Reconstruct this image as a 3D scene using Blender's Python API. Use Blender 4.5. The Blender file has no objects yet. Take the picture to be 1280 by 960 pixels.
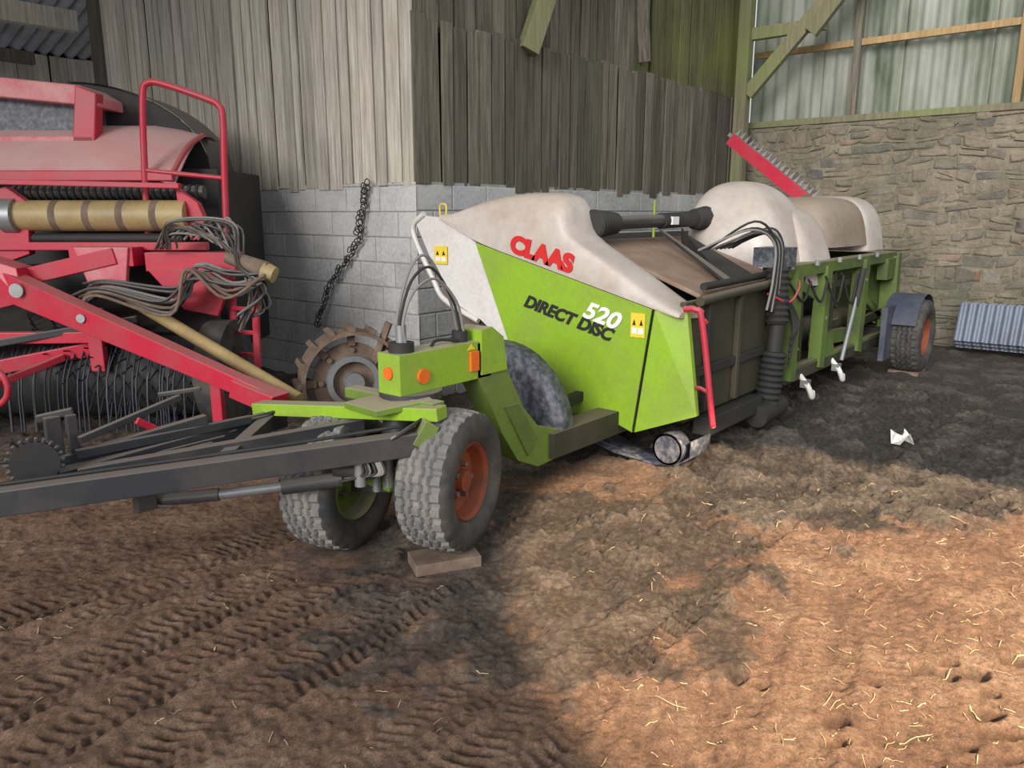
import bpy, math, random
import numpy as np
from mathutils import Vector, Matrix
random.seed(3); np.random.seed(3)
S=bpy.context.scene
S.view_settings.view_transform='Standard'
S.view_settings.exposure=0.22
V=Vector
cam=bpy.data.cameras.new('camera'); co=bpy.data.objects.new('camera',cam); S.collection.objects.link(co)
co.location=(0,0,1.6); co.rotation_euler=(math.radians(77.5),0,math.radians(-50)); cam.lens=27; cam.sensor_width=36; cam.clip_end=200
S.camera=co
HEAD=math.radians(-50)           # yard frame (x right, y away) is turned -50 deg from the building frame
def W(r,f,z=0): return V((.643*r+.766*f, -.766*r+.643*f, z))

# ---------------------------------------------------------------- materials
def nodes(name):
    m=bpy.data.materials.new(name); m.use_nodes=True; nt=m.node_tree
    return m,nt,nt.nodes['Principled BSDF'],nt.links.new
def N(nt,t,**k):
    n=nt.nodes.new(t)
    for a,b in k.items():
        if a in n.inputs.keys(): n.inputs[a].default_value=b
        else: setattr(n,a,b)
    return n
def ramp(nt,stops):
    r=nt.nodes.new('ShaderNodeValToRGB'); e=r.color_ramp.elements
    while len(e)<len(stops): e.new(.5)
    for i,(p,c) in enumerate(stops): e[i].position=p; e[i].color=(*c,1) if len(c)==3 else c
    return r
def mixc(nt,fac,a,b,bt='MIX'):
    n=nt.nodes.new('ShaderNodeMix'); n.data_type='RGBA'; n.blend_type=bt
    for sock,val in ((n.inputs[0],fac),(n.inputs[6],a),(n.inputs[7],b)):
        if hasattr(val,'is_linked') or hasattr(val,'links'): nt.links.new(val,sock)
        elif isinstance(val,(int,float)): sock.default_value=val
        else: sock.default_value=(*val,1)
    return n.outputs[2]
def paint(name,col,dirt=(.22,.17,.12),amt=.35,rough=.5,metal=0,scale=3,bump=.03,topdust=.0,dustcol=(.42,.34,.26)):
    m,nt,b,L=nodes(name)
    tc=N(nt,'ShaderNodeTexCoord'); no=N(nt,'ShaderNodeTexNoise',Scale=float(scale),Detail=9.,Roughness=.6)
    L(tc.outputs['Object'],no.inputs['Vector'])
    r=ramp(nt,[(.42,(0,0,0)),(.8,(min(1,amt*1.5),)*3)]); L(no.outputs[0],r.inputs[0])
    n2=N(nt,'ShaderNodeTexNoise',Scale=float(scale*12),Detail=6.); L(tc.outputs['Object'],n2.inputs['Vector'])
    c=mixc(nt,r.outputs[0],col,dirt)
    r2=ramp(nt,[(.3,(.90,.90,.90)),(.7,(1.03,1.03,1.03))]); L(n2.outputs[0],r2.inputs[0])
    c=mixc(nt,1.0,c,r2.outputs[0],'MULTIPLY')
    if topdust>0:
        g=N(nt,'ShaderNodeNewGeometry'); sx=N(nt,'ShaderNodeSeparateXYZ'); L(g.outputs['Normal'],sx.inputs[0])
        rr=ramp(nt,[(.25,(0,0,0)),(.95,(topdust,)*3)]); L(sx.outputs[2],rr.inputs[0])
        c=mixc(nt,rr.outputs[0],c,dustcol)
    L(c,b.inputs['Base Color'])
    b.inputs['Roughness'].default_value=rough; b.inputs['Metallic'].default_value=metal
    if bump>0:
        bp=N(nt,'ShaderNodeBump',Strength=bump,Distance=.01); L(n2.outputs[0],bp.inputs['Height']); L(bp.outputs[0],b.inputs['Normal'])
    return m
GREEN=paint('green_paint',(.27,.46,.025),(.24,.29,.08),.5,.4,topdust=.75)
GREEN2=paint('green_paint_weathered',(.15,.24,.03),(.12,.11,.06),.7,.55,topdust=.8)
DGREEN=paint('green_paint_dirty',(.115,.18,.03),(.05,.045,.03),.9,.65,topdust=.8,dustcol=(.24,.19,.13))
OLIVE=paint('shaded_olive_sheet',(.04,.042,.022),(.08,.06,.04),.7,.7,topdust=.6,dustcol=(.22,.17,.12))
WHITE=paint('white_plastic',(.72,.69,.66),(.48,.41,.34),.4,.4,topdust=.3,bump=0)
BEIGE=paint('dusty_hood_plastic',(.63,.575,.53),(.40,.31,.24),.7,.4,scale=1.6,topdust=.3,bump=0)
BEIGED=paint('grimy_shaded_hood_plastic',(.38,.31,.25),(.2,.14,.10),.8,.5,scale=2,topdust=.5,bump=0,dustcol=(.36,.28,.21))  # dust and the far hood's shade, both put into this darker colour
RED=paint('red_paint',(.52,.015,.045),(.28,.10,.10),.45,.4,topdust=.4,dustcol=(.5,.3,.26))
REDL=paint('red_paint_faded',(.60,.10,.13),(.60,.42,.38),.8,.45,topdust=.8,dustcol=(.62,.46,.42))
BLACK=paint('black_paint',(.03,.032,.037),(.12,.1,.085),.4,.45,topdust=.7,dustcol=(.24,.2,.17))
DARK=paint('dark_steel',(.022,.022,.022),(.05,.045,.035),.5,.7)
RUBBER=paint('tyre_rubber',(.16,.155,.15),(.32,.28,.24),.6,.85,scale=7,bump=.1)
RUBBERD=paint('tyre_sidewall',(.045,.045,.045),(.16,.13,.1),.5,.8,scale=7,bump=.1)
ORANGE=paint('orange_rim',(.30,.07,.025),(.10,.045,.03),.9,.7,scale=8)
RUST=paint('rusty_steel',(.15,.10,.075),(.27,.21,.15),.6,.85,scale=10,bump=.3)
DUST=paint('dusty_deck',(.26,.17,.12),(.36,.28,.2),.6,.85,scale=6,bump=.1)
STEEL=paint('galvanised_steel',(.33,.34,.35),(.2,.17,.14),.4,.45,.5)
BLUEG=paint('blue_grey_plate',(.045,.052,.075),(.30,.30,.32),.6,.45,scale=22)
HOSE=paint('grey_hose',(.22,.22,.21),(.3,.25,.2),.4,.7)
WOODY=paint('varnished_pole',(.42,.31,.14),(.2,.14,.07),.5,.5)
LETR=paint('red_lettering',(.62,.02,.02),(.6,.05,.05),.1,.5)
LETB=paint('black_lettering',(.02,.02,.02),(.03,.03,.03),.1,.5)
LETW=paint('white_lettering',(.85,.85,.82),(.7,.7,.6),.1,.5)
YELL=paint('yellow_label',(.85,.62,.05),(.5,.35,.05),.1,.5)
REFL=paint('orange_reflector',(.8,.16,.02),(.4,.1,.02),.1,.3)
BLUEP=paint('blue_fender',(.045,.055,.085),(.2,.2,.2),.4,.6)
SCRAP=paint('white_plastic_scrap',(.8,.78,.72),(.5,.4,.3),.3,.6)

def board_mat(name,lo,hi,tint,tamt=.3,isl=(.6,1.12)):
    m,nt,b,L=nodes(name)
    g=N(nt,'ShaderNodeNewGeometry'); tc=N(nt,'ShaderNodeTexCoord')
    mp=N(nt,'ShaderNodeMapping'); mp.inputs['Scale'].default_value=(16,16,.9)
    L(tc.outputs['Object'],mp.inputs[0])
    off=N(nt,'ShaderNodeVectorMath',operation='ADD'); L(mp.outputs[0],off.inputs[0])
    k=N(nt,'ShaderNodeMath',operation='MULTIPLY'); k.inputs[1].default_value=37.; L(g.outputs['Random Per Island'],k.inputs[0]); L(k.outputs[0],off.inputs[1])
    no=N(nt,'ShaderNodeTexNoise',Scale=1.8,Detail=10.,Roughness=.72); L(off.outputs[0],no.inputs['Vector'])
    r=ramp(nt,[(.32,lo),(.66,hi)]); L(no.outputs[0],r.inputs[0])
    r2=ramp(nt,[(0,(isl[0],)*3),(1,(isl[1],isl[1]*.98,isl[1]*.95))]); L(g.outputs['Random Per Island'],r2.inputs[0])
    c=mixc(nt,1.0,r.outputs[0],r2.outputs[0],'MULTIPLY')
    n3=N(nt,'ShaderNodeTexNoise',Scale=.9,Detail=4.); L(tc.outputs['Object'],n3.inputs['Vector'])
    r3=ramp(nt,[(.4,(0,0,0)),(.7,(tamt,)*3)]); L(n3.outputs[0],r3.inputs[0])
    c=mixc(nt,r3.outputs[0],c,tint)
    L(c,b.inputs['Base Color']); b.inputs['Roughness'].default_value=.85
    bp=N(nt,'ShaderNodeBump',Strength=.6,Distance=.012); L(no.outputs[0],bp.inputs['Height']); L(bp.outputs[0],b.inputs['Normal'])
    return m
BRD_L=board_mat('weathered_grey_boards',(.27,.24,.20),(.72,.68,.60),(.56,.51,.38),.35,(.70,1.12))
BRD_D=board_mat('dark_weathered_boards',(.05,.045,.036),(.27,.235,.19),(.13,.13,.07),.4,(.5,1.15))
BRD_G=board_mat('mossy_boards',(.05,.055,.03),(.21,.21,.09),(.18,.21,.05),.9)
TIMBER=board_mat('roof_timber',(.16,.15,.10),(.34,.30,.19),(.22,.27,.09),.8)
TIMB2=board_mat('fresh_timber',(.30,.19,.09),(.52,.36,.18),(.5,.34,.17))
GAP=paint('shadow_backing',(.012,.011,.01),(.02,.02,.02),.1,.95)

def masonry_mat(name,stops,scale=9,bump=.6,tint=(.5,.48,.42),ta=.3,ts=1.1,stain=None):
    m,nt,b,L=nodes(name)
    g=N(nt,'ShaderNodeNewGeometry'); tc=N(nt,'ShaderNodeTexCoord')
    no=N(nt,'ShaderNodeTexNoise',Scale=float(scale),Detail=9.,Roughness=.7); L(tc.outputs['Object'],no.inputs['Vector'])
    r=ramp(nt,stops); L(g.outputs['Random Per Island'],r.inputs[0])
    r2=ramp(nt,[(.25,(.55,.55,.55)),(.75,(1.25,1.25,1.25))]); L(no.outputs[0],r2.inputs[0])
    c=mixc(nt,1.0,r.outputs[0],r2.outputs[0],'MULTIPLY')
    n3=N(nt,'ShaderNodeTexNoise',Scale=float(ts),Detail=7.,Roughness=.65); L(tc.outputs['Object'],n3.inputs['Vector'])
    r3=ramp(nt,[(.42,(0,0,0)),(.6,(ta,)*3)]); L(n3.outputs[0],r3.inputs[0])
    c=mixc(nt,r3.outputs[0],c,tint)
    if stain:
        n4=N(nt,'ShaderNodeTexNoise',Scale=.9,Detail=7.,Roughness=.7); L(tc.outputs['Object'],n4.inputs['Vector'])
        r4=ramp(nt,[(.42,(0,0,0)),(.62,(.8,)*3)]); L(n4.outputs[0],r4.inputs[0]); c=mixc(nt,r4.outputs[0],c,stain)
    L(c,b.inputs['Base Color']); b.inputs['Roughness'].default_value=.9
    bp=N(nt,'ShaderNodeBump',Strength=bump,Distance=.03); L(no.outputs[0],bp.inputs['Height']); L(bp.outputs[0],b.inputs['Normal'])
    return m
BLOCK=masonry_mat('concrete_block',[(0,(.42,.42,.42)),(.5,(.50,.50,.50)),(1,(.45,.45,.44))],25,.3,(.64,.63,.61),.6)
MORT=masonry_mat('mortar',[(0,(.34,.34,.33)),(1,(.36,.36,.35))],20,.5)
STST=(.13,.125,.085)
STONE=masonry_mat('rubble_stone',[(0,(.24,.20,.15)),(.3,(.33,.28,.20)),(.55,(.16,.155,.14)),(.75,(.29,.235,.17)),(.88,(.075,.075,.08)),(.94,(.38,.35,.29)),(1,(.28,.15,.10))],13,1.,(.32,.27,.195),.7,2.6,STST)
SMORT=masonry_mat('lime_mortar',[(0,(.29,.245,.175)),(1,(.29,.245,.175))],13,1.,(.34,.29,.21),.6,2.,STST)

def sheet_mat():
    m,nt,b,L=nodes('translucent_sheet')
    tc=N(nt,'ShaderNodeTexCoord'); mp=N(nt,'ShaderNodeMapping'); mp.inputs['Scale'].default_value=(1,1.6,.45); L(tc.outputs['Object'],mp.inputs[0])
    no=N(nt,'ShaderNodeTexNoise',Scale=1.1,Detail=5.,Roughness=.55); L(mp.outputs[0],no.inputs['Vector'])
    r=ramp(nt,[(.36,(.12,.14,.09)),(.5,(.30,.32,.25)),(.64,(.46,.47,.40))]); L(no.outputs[0],r.inputs[0])
    L(r.outputs[0],b.inputs['Base Color']); b.inputs['Roughness'].default_value=.55
    tr=N(nt,'ShaderNodeBsdfTranslucent'); L(r.outputs[0],tr.inputs[0])
    mx=N(nt,'ShaderNodeMixShader'); mx.inputs[0].default_value=.35
    L(b.outputs[0],mx.inputs[1]); L(tr.outputs[0],mx.inputs[2]); L(mx.outputs[0],nt.nodes['Material Output'].inputs[0])
    return m
SHEET=sheet_mat()
ROOFM=paint('fibre_cement_roof',(.46,.48,.52),(.25,.25,.27),.5,.8)

# ---------------------------------------------------------------- mesh builder
class MB:
    def __init__(s): s.v=[];s.f=[];s.m=[];s.sm=[];s.mats=[]
    def mi(s,m):
        if m not in s.mats: s.mats.append(m)
        return s.mats.index(m)
    def add(s,v,f,m,smooth=False):
        o=len(s.v); s.v+= [tuple(x) for x in v]; k=s.mi(m)
        for q in f: s.f.append([i+o for i in q]); s.m.append(k); s.sm.append(smooth)
    def hexa(s,b,t,m):
        s.add(list(b)+list(t),[(3,2,1,0),(4,5,6,7),(0,1,5,4),(1,2,6,5),(2,3,7,6),(3,0,4,7)],m)
    def box(s,lo,hi,m):
        x0,y0,z0=lo;x1,y1,z1=hi
        s.hexa([(x0,y0,z0),(x1,y0,z0),(x1,y1,z0),(x0,y1,z0)],[(x0,y0,z1),(x1,y0,z1),(x1,y1,z1),(x0,y1,z1)],m)
    def beam(s,a,b,w,h,m,up=(0,0,1),w2=None,h2=None):
        a=V(a);b=V(b);d=(b-a).normalized(); up=V(up)
        if abs(d.dot(up))>.98: up=V((1,0,0))
        sd=d.cross(up).normalized(); u=sd.cross(d).normalized()
        w2=w2 or w;h2=h2 or h
        q=lambda p,w,h:[p-sd*w/2-u*h/2,p+sd*w/2-u*h/2,p+sd*w/2+u*h/2,p-sd*w/2+u*h/2]
        A=q(a,w,h);B=q(b,w2,h2)
        s.add(A+B,[(3,2,1,0),(4,5,6,7),(0,1,5,4),(1,2,6,5),(2,3,7,6),(3,0,4,7)],m)
    def cyl(s,a,b,r,m,r2=None,n=20,cap=True):
        a=V(a);b=V(b);d=(b-a).normalized(); up=V((0,0,1)) if abs(d.z)<.9 else V((1,0,0))
        x=d.cross(up).normalized();y=d.cross(x); r2=r if r2 is None else r2
        v=[];f=[]
        for p,rr in((a,r),(b,r2)):
            for i in range(n):
                t=2*math.pi*i/n; v.append(p+x*math.cos(t)*rr+y*math.sin(t)*rr)
        for i in range(n): f.append((i,(i+1)%n,n+(i+1)%n,n+i))
        s.add(v,f,m,True)
        if cap: s.add(v,[tuple(range(n))[::-1],tuple(range(n,2*n))],m)
    def tube(s,pts,r,m,n=8,sub=6,rfun=None):
        P=[V(p) for p in pts]
        if sub>1 and len(P)>2:
            Q=[P[0]*2-P[1]]+P+[P[-1]*2-P[-2]]; out=[]
            for i in range(1,len(Q)-2):
                for k in range(sub):
                    t=k/sub; a,b,c,d=Q[i-1],Q[i],Q[i+1],Q[i+2]
                    out.append(.5*((2*b)+(c-a)*t+(2*a-5*b+4*c-d)*t*t+(3*b-a-3*c+d)*t**3))
            out.append(P[-1]); P=out
        v=[];f=[]; prev=None
        for i,p in enumerate(P):
            d=(P[min(i+1,len(P)-1)]-P[max(i-1,0)]).normalized()
            if prev is None:
                up=V((0,0,1)) if abs(d.z)<.9 else V((1,0,0)); x=d.cross(up).normalized()
            else: x=(prev-d*prev.dot(d)).normalized()
            prev=x; y=d.cross(x); rr=r if rfun is None else r*rfun(i/(len(P)-1))
            for k in range(n):
                t=2*math.pi*k/n; v.append(p+x*math.cos(t)*rr+y*math.sin(t)*rr)
        for i in range(len(P)-1):
            for k in range(n): f.append((i*n+k,i*n+(k+1)%n,(i+1)*n+(k+1)%n,(i+1)*n+k))
        s.add(v,f,m,True)
        s.add(v[:n]+v[-n:],[tuple(range(n))[::-1],tuple(range(n,2*n))],m)
    def prism(s,poly,off,m):
        n=len(poly);off=V(off); v=[V(p) for p in poly]+[V(p)+off for p in poly]
        f=[tuple(range(n)),tuple(range(n,2*n))[::-1]]+[(i,i+n,(i+1)%n+n,(i+1)%n) for i in range(n)]
        s.add(v,f,m)
    def grid(s,G,m,smooth=True,closeu=False):
        nu=len(G);nv=len(G[0]); v=[p for row in G for p in row]; f=[]
        for i in range(nu-(0 if closeu else 1)):
            for j in range(nv-1):
                a=i*nv+j;b=((i+1)%nu)*nv+j; f.append((a,b,b+1,a+1))
        s.add(v,f,m,smooth)
    def done(s,name,parent=None,bevel=0,loc=None,rotz=None):
        me=bpy.data.meshes.new(name); me.from_pydata(s.v,[],s.f)
        for m in s.mats: me.materials.append(m)
        me.polygons.foreach_set('material_index',s.m); me.polygons.foreach_set('use_smooth',s.sm)
        me.update()
        o=bpy.data.objects.new(name,me); S.collection.objects.link(o)
        if parent: o.parent=parent
        if loc: o.location=loc
        if rotz is not None: o.rotation_euler=(0,0,rotz)
        if bevel:
            b=o.modifiers.new('bevel','BEVEL'); b.width=bevel; b.segments=2; b.limit_method='ANGLE'; b.angle_limit=math.radians(50)
        return o
def empty(name,rotz=0,loc=(0,0,0)):
    e=bpy.data.objects.new(name,None); S.collection.objects.link(e); e.rotation_euler=(0,0,rotz); e.location=loc; e.empty_display_size=.1
    return e

# ---------------------------------------------------------------- ground
def vnoise(x,y,seed,per=256):
    rng=np.random.RandomState(seed); g=rng.rand(per,per)
    xi=np.floor(x).astype(int);yi=np.floor(y).astype(int); fx=x-xi;fy=y-yi
    fx=fx*fx*(3-2*fx);fy=fy*fy*(3-2*fy)
    a=g[xi%per,yi%per];b=g[(xi+1)%per,yi%per];c=g[xi%per,(yi+1)%per];d=g[(xi+1)%per,(yi+1)%per]
    return (a*(1-fx)+b*fx)*(1-fy)+(c*(1-fx)+d*fx)*fy
def fbm(x,y,seed,o=4):
    s=0;a=.5
    for i in range(o): s=s+a*(vnoise(x,y,seed+i)-.5); x=x*2.03;y=y*2.03;a*=.55
    return s
def sst(a,b,x):
    t=np.clip((x-a)/(b-a),0,1); return t*t*(3-2*t)
rr=np.concatenate([np.arange(-9,-3.6,.08),np.arange(-3.6,3.8,.010),np.arange(3.8,10,.08)])
ff=np.concatenate([np.arange(-4,1.2,.2),np.arange(1.2,4.2,.0085),np.arange(4.2,7,.025),np.arange(7,16,.09)])
Rg,Fg=np.meshgrid(rr,ff)
rid=1-2*np.abs(fbm(Rg*7,Fg*7,91,5))*2.2
z=.09*fbm(Rg*.8,Fg*.8,1)+.035*fbm(Rg*4,Fg*4,11)+.018*fbm(Rg*16,Fg*16,21,3)+.020*fbm(Rg*38,Fg*38,25,3)+.010*rid
lump=np.maximum(0,fbm(Rg*9,Fg*9,31,4)-.12)
wob=.07*fbm(Rg*.9,Fg*.9,41)
trk=np.zeros_like(z)
tracks=[((-1.04,1.97),(-.50,2.88),.24,(-1.5,2.2)),((-1.66,2.19),(-.95,3.37),.22,(-1,1.5)),((-2.05,2.79),(-1.12,3.74),.22,(-1.5,1.5)),
        ((-.05,2.0),(1.22,3.64),.27,(-1.2,2.6)),((-1.36,2.1),(-.75,3.1),.18,(-1.,1.3)),((-2.0,2.45),(-1.15,3.5),.16,(-1.,1.3)),((.95,1.7),(1.9,3.2),.24,(-1,1.2)),((.55,1.5),(1.6,3.3),.2,(-1,1.9)),((-.45,1.9),(.1,2.7),.2,(-1,.9))]
for ti,(a,b,w,(e0,e1)) in enumerate(tracks):
    amp=1 if ti in(0,1,2,3,4) else .5
    d=np.array(b)-np.array(a); Ln=np.hypot(*d); d=d/Ln
    s=(Rg-a[0])*d[0]+(Fg-a[1])*d[1]; l=(Rg-a[0])*d[1]-(Fg-a[1])*d[0]+wob
    inside=(1-sst(w*.45,w*.55,np.abs(l)))*sst(e0-.1,e0+.4,s)*(1-sst(e1-.4,e1+.2,s))
    inside=inside*(.35+.65*sst(-.12,.04,fbm(Rg*2.2,Fg*2.2,51+int(w*100)+ti)))*amp
    cle=sst(-.25,.25,np.sin(2*np.pi*(s+np.abs(l)*.45)/.050))*sst(.012,.03,np.abs(l))
    ridge=np.exp(-((np.abs(l)-w*.6)/.03)**2)*sst(e0,e0+.4,s)*(1-sst(e1-.4,e1,s))
    z=z*(1-.5*inside)-inside*(.022-.018*cle)+.012*ridge*amp
    trk=np.maximum(trk,inside*(1-cle))
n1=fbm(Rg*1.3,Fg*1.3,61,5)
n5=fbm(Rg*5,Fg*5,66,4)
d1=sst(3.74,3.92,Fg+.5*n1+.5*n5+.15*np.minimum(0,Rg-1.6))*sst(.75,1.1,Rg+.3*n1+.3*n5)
d2=1-sst(.5,.8,np.hypot((Rg+.1)*.85,(Fg-3.2)*1.05)+1.0*n1+.9*n5)  # mud round the front wheel, with the wheel's shadow put into its colour
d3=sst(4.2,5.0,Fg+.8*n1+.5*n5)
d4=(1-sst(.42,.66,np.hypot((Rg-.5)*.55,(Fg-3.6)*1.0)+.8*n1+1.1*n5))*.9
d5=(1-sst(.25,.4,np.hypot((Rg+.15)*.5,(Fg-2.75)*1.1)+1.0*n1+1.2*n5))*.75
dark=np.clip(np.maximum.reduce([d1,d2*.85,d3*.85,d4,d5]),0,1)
cl=fbm(Rg*5,Fg*5,71,5); clod=sst(.0,.05,cl)*.5+sst(.10,.14,cl)*.5
z=z+dark*(.034*clod*sst(2.8,3.4,Fg)+.035*np.abs(fbm(Rg*6,Fg*6,75,5))+.035*fbm(Rg*24,Fg*24,77,3))+lump*.08*(.3+dark)
hole=np.zeros_like(z)
for k in range(34):
    cx=random.uniform(.75,2.0);cy=random.uniform(1.75,2.55)
    q=np.hypot((Rg-cx)/random.uniform(.03,.06),(Fg-cy)/random.uniform(.02,.045))+1.5*n5
    hole=np.maximum(hole,1-sst(.5,1.2,q))
for k in range(60):
    cx=random.uniform(-1.1,.5);cy=random.uniform(1.9,3.1)
    q=np.hypot((Rg-cx)/random.uniform(.012,.04),(Fg-cy)/random.uniform(.010,.03)); z=z+.014*(1-sst(.3,1.2,q+2*n5))
z=z-.04*hole
flat=np.minimum.reduce([sst(.15,.35,np.hypot(Rg+.28,Fg-3.4)),sst(.15,.35,np.hypot(Rg+.8,Fg-3.5))]); z=z*flat
nv=len(ff);nu=len(rr)
vv=np.stack([Rg,Fg,z],-1).reshape(-1,3)
idx=np.arange(nv*nu).reshape(nv,nu)
fc=np.stack([idx[:-1,:-1],idx[:-1,1:],idx[1:,1:],idx[1:,:-1]],-1).reshape(-1,4)
me=bpy.data.meshes.new('floor'); me.vertices.add(len(vv)); me.vertices.foreach_set('co',vv.ravel())
me.loops.add(fc.size); me.loops.foreach_set('vertex_index',fc.ravel().astype(np.int32))
me.polygons.add(len(fc)); me.polygons.foreach_set('loop_start',np.arange(0,fc.size,4,dtype=np.int32)); me.polygons.foreach_set('loop_total',np.full(len(fc),4,dtype=np.int32))
me.update(); me.polygons.foreach_set('use_smooth',np.ones(len(fc),bool))
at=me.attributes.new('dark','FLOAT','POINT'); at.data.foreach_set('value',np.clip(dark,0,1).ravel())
at=me.attributes.new('hollow','FLOAT','POINT'); at.data.foreach_set('value',np.clip(trk*.5+hole+1.6*np.clip(-z*8,0,.3),0,1).ravel())  # mask that darkens tread prints, holes and low ground
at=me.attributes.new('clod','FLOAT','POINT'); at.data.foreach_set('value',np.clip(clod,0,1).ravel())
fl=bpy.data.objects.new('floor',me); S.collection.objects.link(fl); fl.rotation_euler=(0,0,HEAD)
m,nt,b,L=nodes('earth_floor')
tc=N(nt,'ShaderNodeTexCoord')
n1_=N(nt,'ShaderNodeTexNoise',Scale=1.9,Detail=12.,Roughness=.75); L(tc.outputs['Object'],n1_.inputs['Vector'])
n2_=N(nt,'ShaderNodeTexNoise',Scale=30.,Detail=10.,Roughness=.82); L(tc.outputs['Object'],n2_.inputs['Vector'])
n3_=N(nt,'ShaderNodeTexNoise',Scale=150.,Detail=5.,Roughness=.75); L(tc.outputs['Object'],n3_.inputs['Vector'])
r=ramp(nt,[(.32,(.17,.095,.06)),(.5,(.31,.185,.12)),(.66,(.45,.31,.215))]); L(n1_.outputs[0],r.inputs[0])
r2=ramp(nt,[(.34,(.38,.35,.33)),(.48,(.88,.87,.86)),(.64,(1.45,1.43,1.40))]); L(n2_.outputs[0],r2.inputs[0])
c=mixc(nt,1.0,r.outputs[0],r2.outputs[0],'MULTIPLY')
r5=ramp(nt,[(.36,(.6,.58,.55)),(.5,(1,1,1)),(.64,(1.25,1.24,1.22))]); L(n3_.outputs[0],r5.inputs[0])
c=mixc(nt,1.0,c,r5.outputs[0],'MULTIPLY')
ad=N(nt,'ShaderNodeAttribute',attribute_name='hollow'); ak=N(nt,'ShaderNodeAttribute',attribute_name='dark'); ac=N(nt,'ShaderNodeAttribute',attribute_name='clod')
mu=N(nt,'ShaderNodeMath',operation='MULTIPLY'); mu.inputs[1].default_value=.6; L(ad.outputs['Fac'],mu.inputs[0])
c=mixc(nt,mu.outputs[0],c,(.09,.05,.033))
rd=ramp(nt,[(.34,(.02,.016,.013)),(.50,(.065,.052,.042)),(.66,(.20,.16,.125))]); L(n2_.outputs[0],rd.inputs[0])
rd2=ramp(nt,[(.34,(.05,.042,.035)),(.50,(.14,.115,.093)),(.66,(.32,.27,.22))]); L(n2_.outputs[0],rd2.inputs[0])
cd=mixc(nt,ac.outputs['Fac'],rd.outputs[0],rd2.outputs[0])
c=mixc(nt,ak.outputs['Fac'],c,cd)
L(c,b.inputs['Base Color'])
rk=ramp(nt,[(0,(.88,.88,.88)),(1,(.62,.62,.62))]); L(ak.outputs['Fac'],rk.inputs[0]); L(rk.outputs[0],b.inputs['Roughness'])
ma=N(nt,'ShaderNodeMath',operation='MULTIPLY_ADD'); ma.inputs[1].default_value=.35; L(n3_.outputs[0],ma.inputs[0]); L(n2_.outputs[0],ma.inputs[2])
bp=N(nt,'ShaderNodeBump',Strength=.9,Distance=.045); L(ma.outputs[0],bp.inputs['Height']); L(bp.outputs[0],b.inputs['Normal'])
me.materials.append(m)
STRAW=paint('straw',(.52,.40,.24),(.25,.17,.09),.5,.7)
def gi(r0,f0):
    return min(max(np.searchsorted(ff,f0),0),nv-1), min(max(np.searchsorted(rr,r0),0),nu-1)
mb=MB()
for k in range(1000):
    r0=random.uniform(-2.2,3.4) if k%4==0 else random.uniform(.3,3.2); f0=random.uniform(1.6,4.4)
    i,j=gi(r0,f0)
    if dark[i,j]>.4 and random.random()<.8: continue
    t=random.uniform(0,math.pi); l=random.uniform(.012,.05)*(3 if k%17==0 else 1); w=.0013
    p=V((r0,f0,.035)); d=V((math.cos(t),math.sin(t),random.uniform(-.1,.1)))*l
    mid=p+d*.5+V((-math.sin(t),math.cos(t),0))*l*random.uniform(-.12,.12)
    mb.tube([p,mid,p+d],w*random.uniform(.7,1.5),STRAW,n=4,sub=3)
o=mb.done('straw_litter',parent=fl)
for v in o.data.vertices:
    i,j=gi(v.co.x,v.co.y); v.co.z=v.co.z-.035+float(z[i,j])+.003

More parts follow.
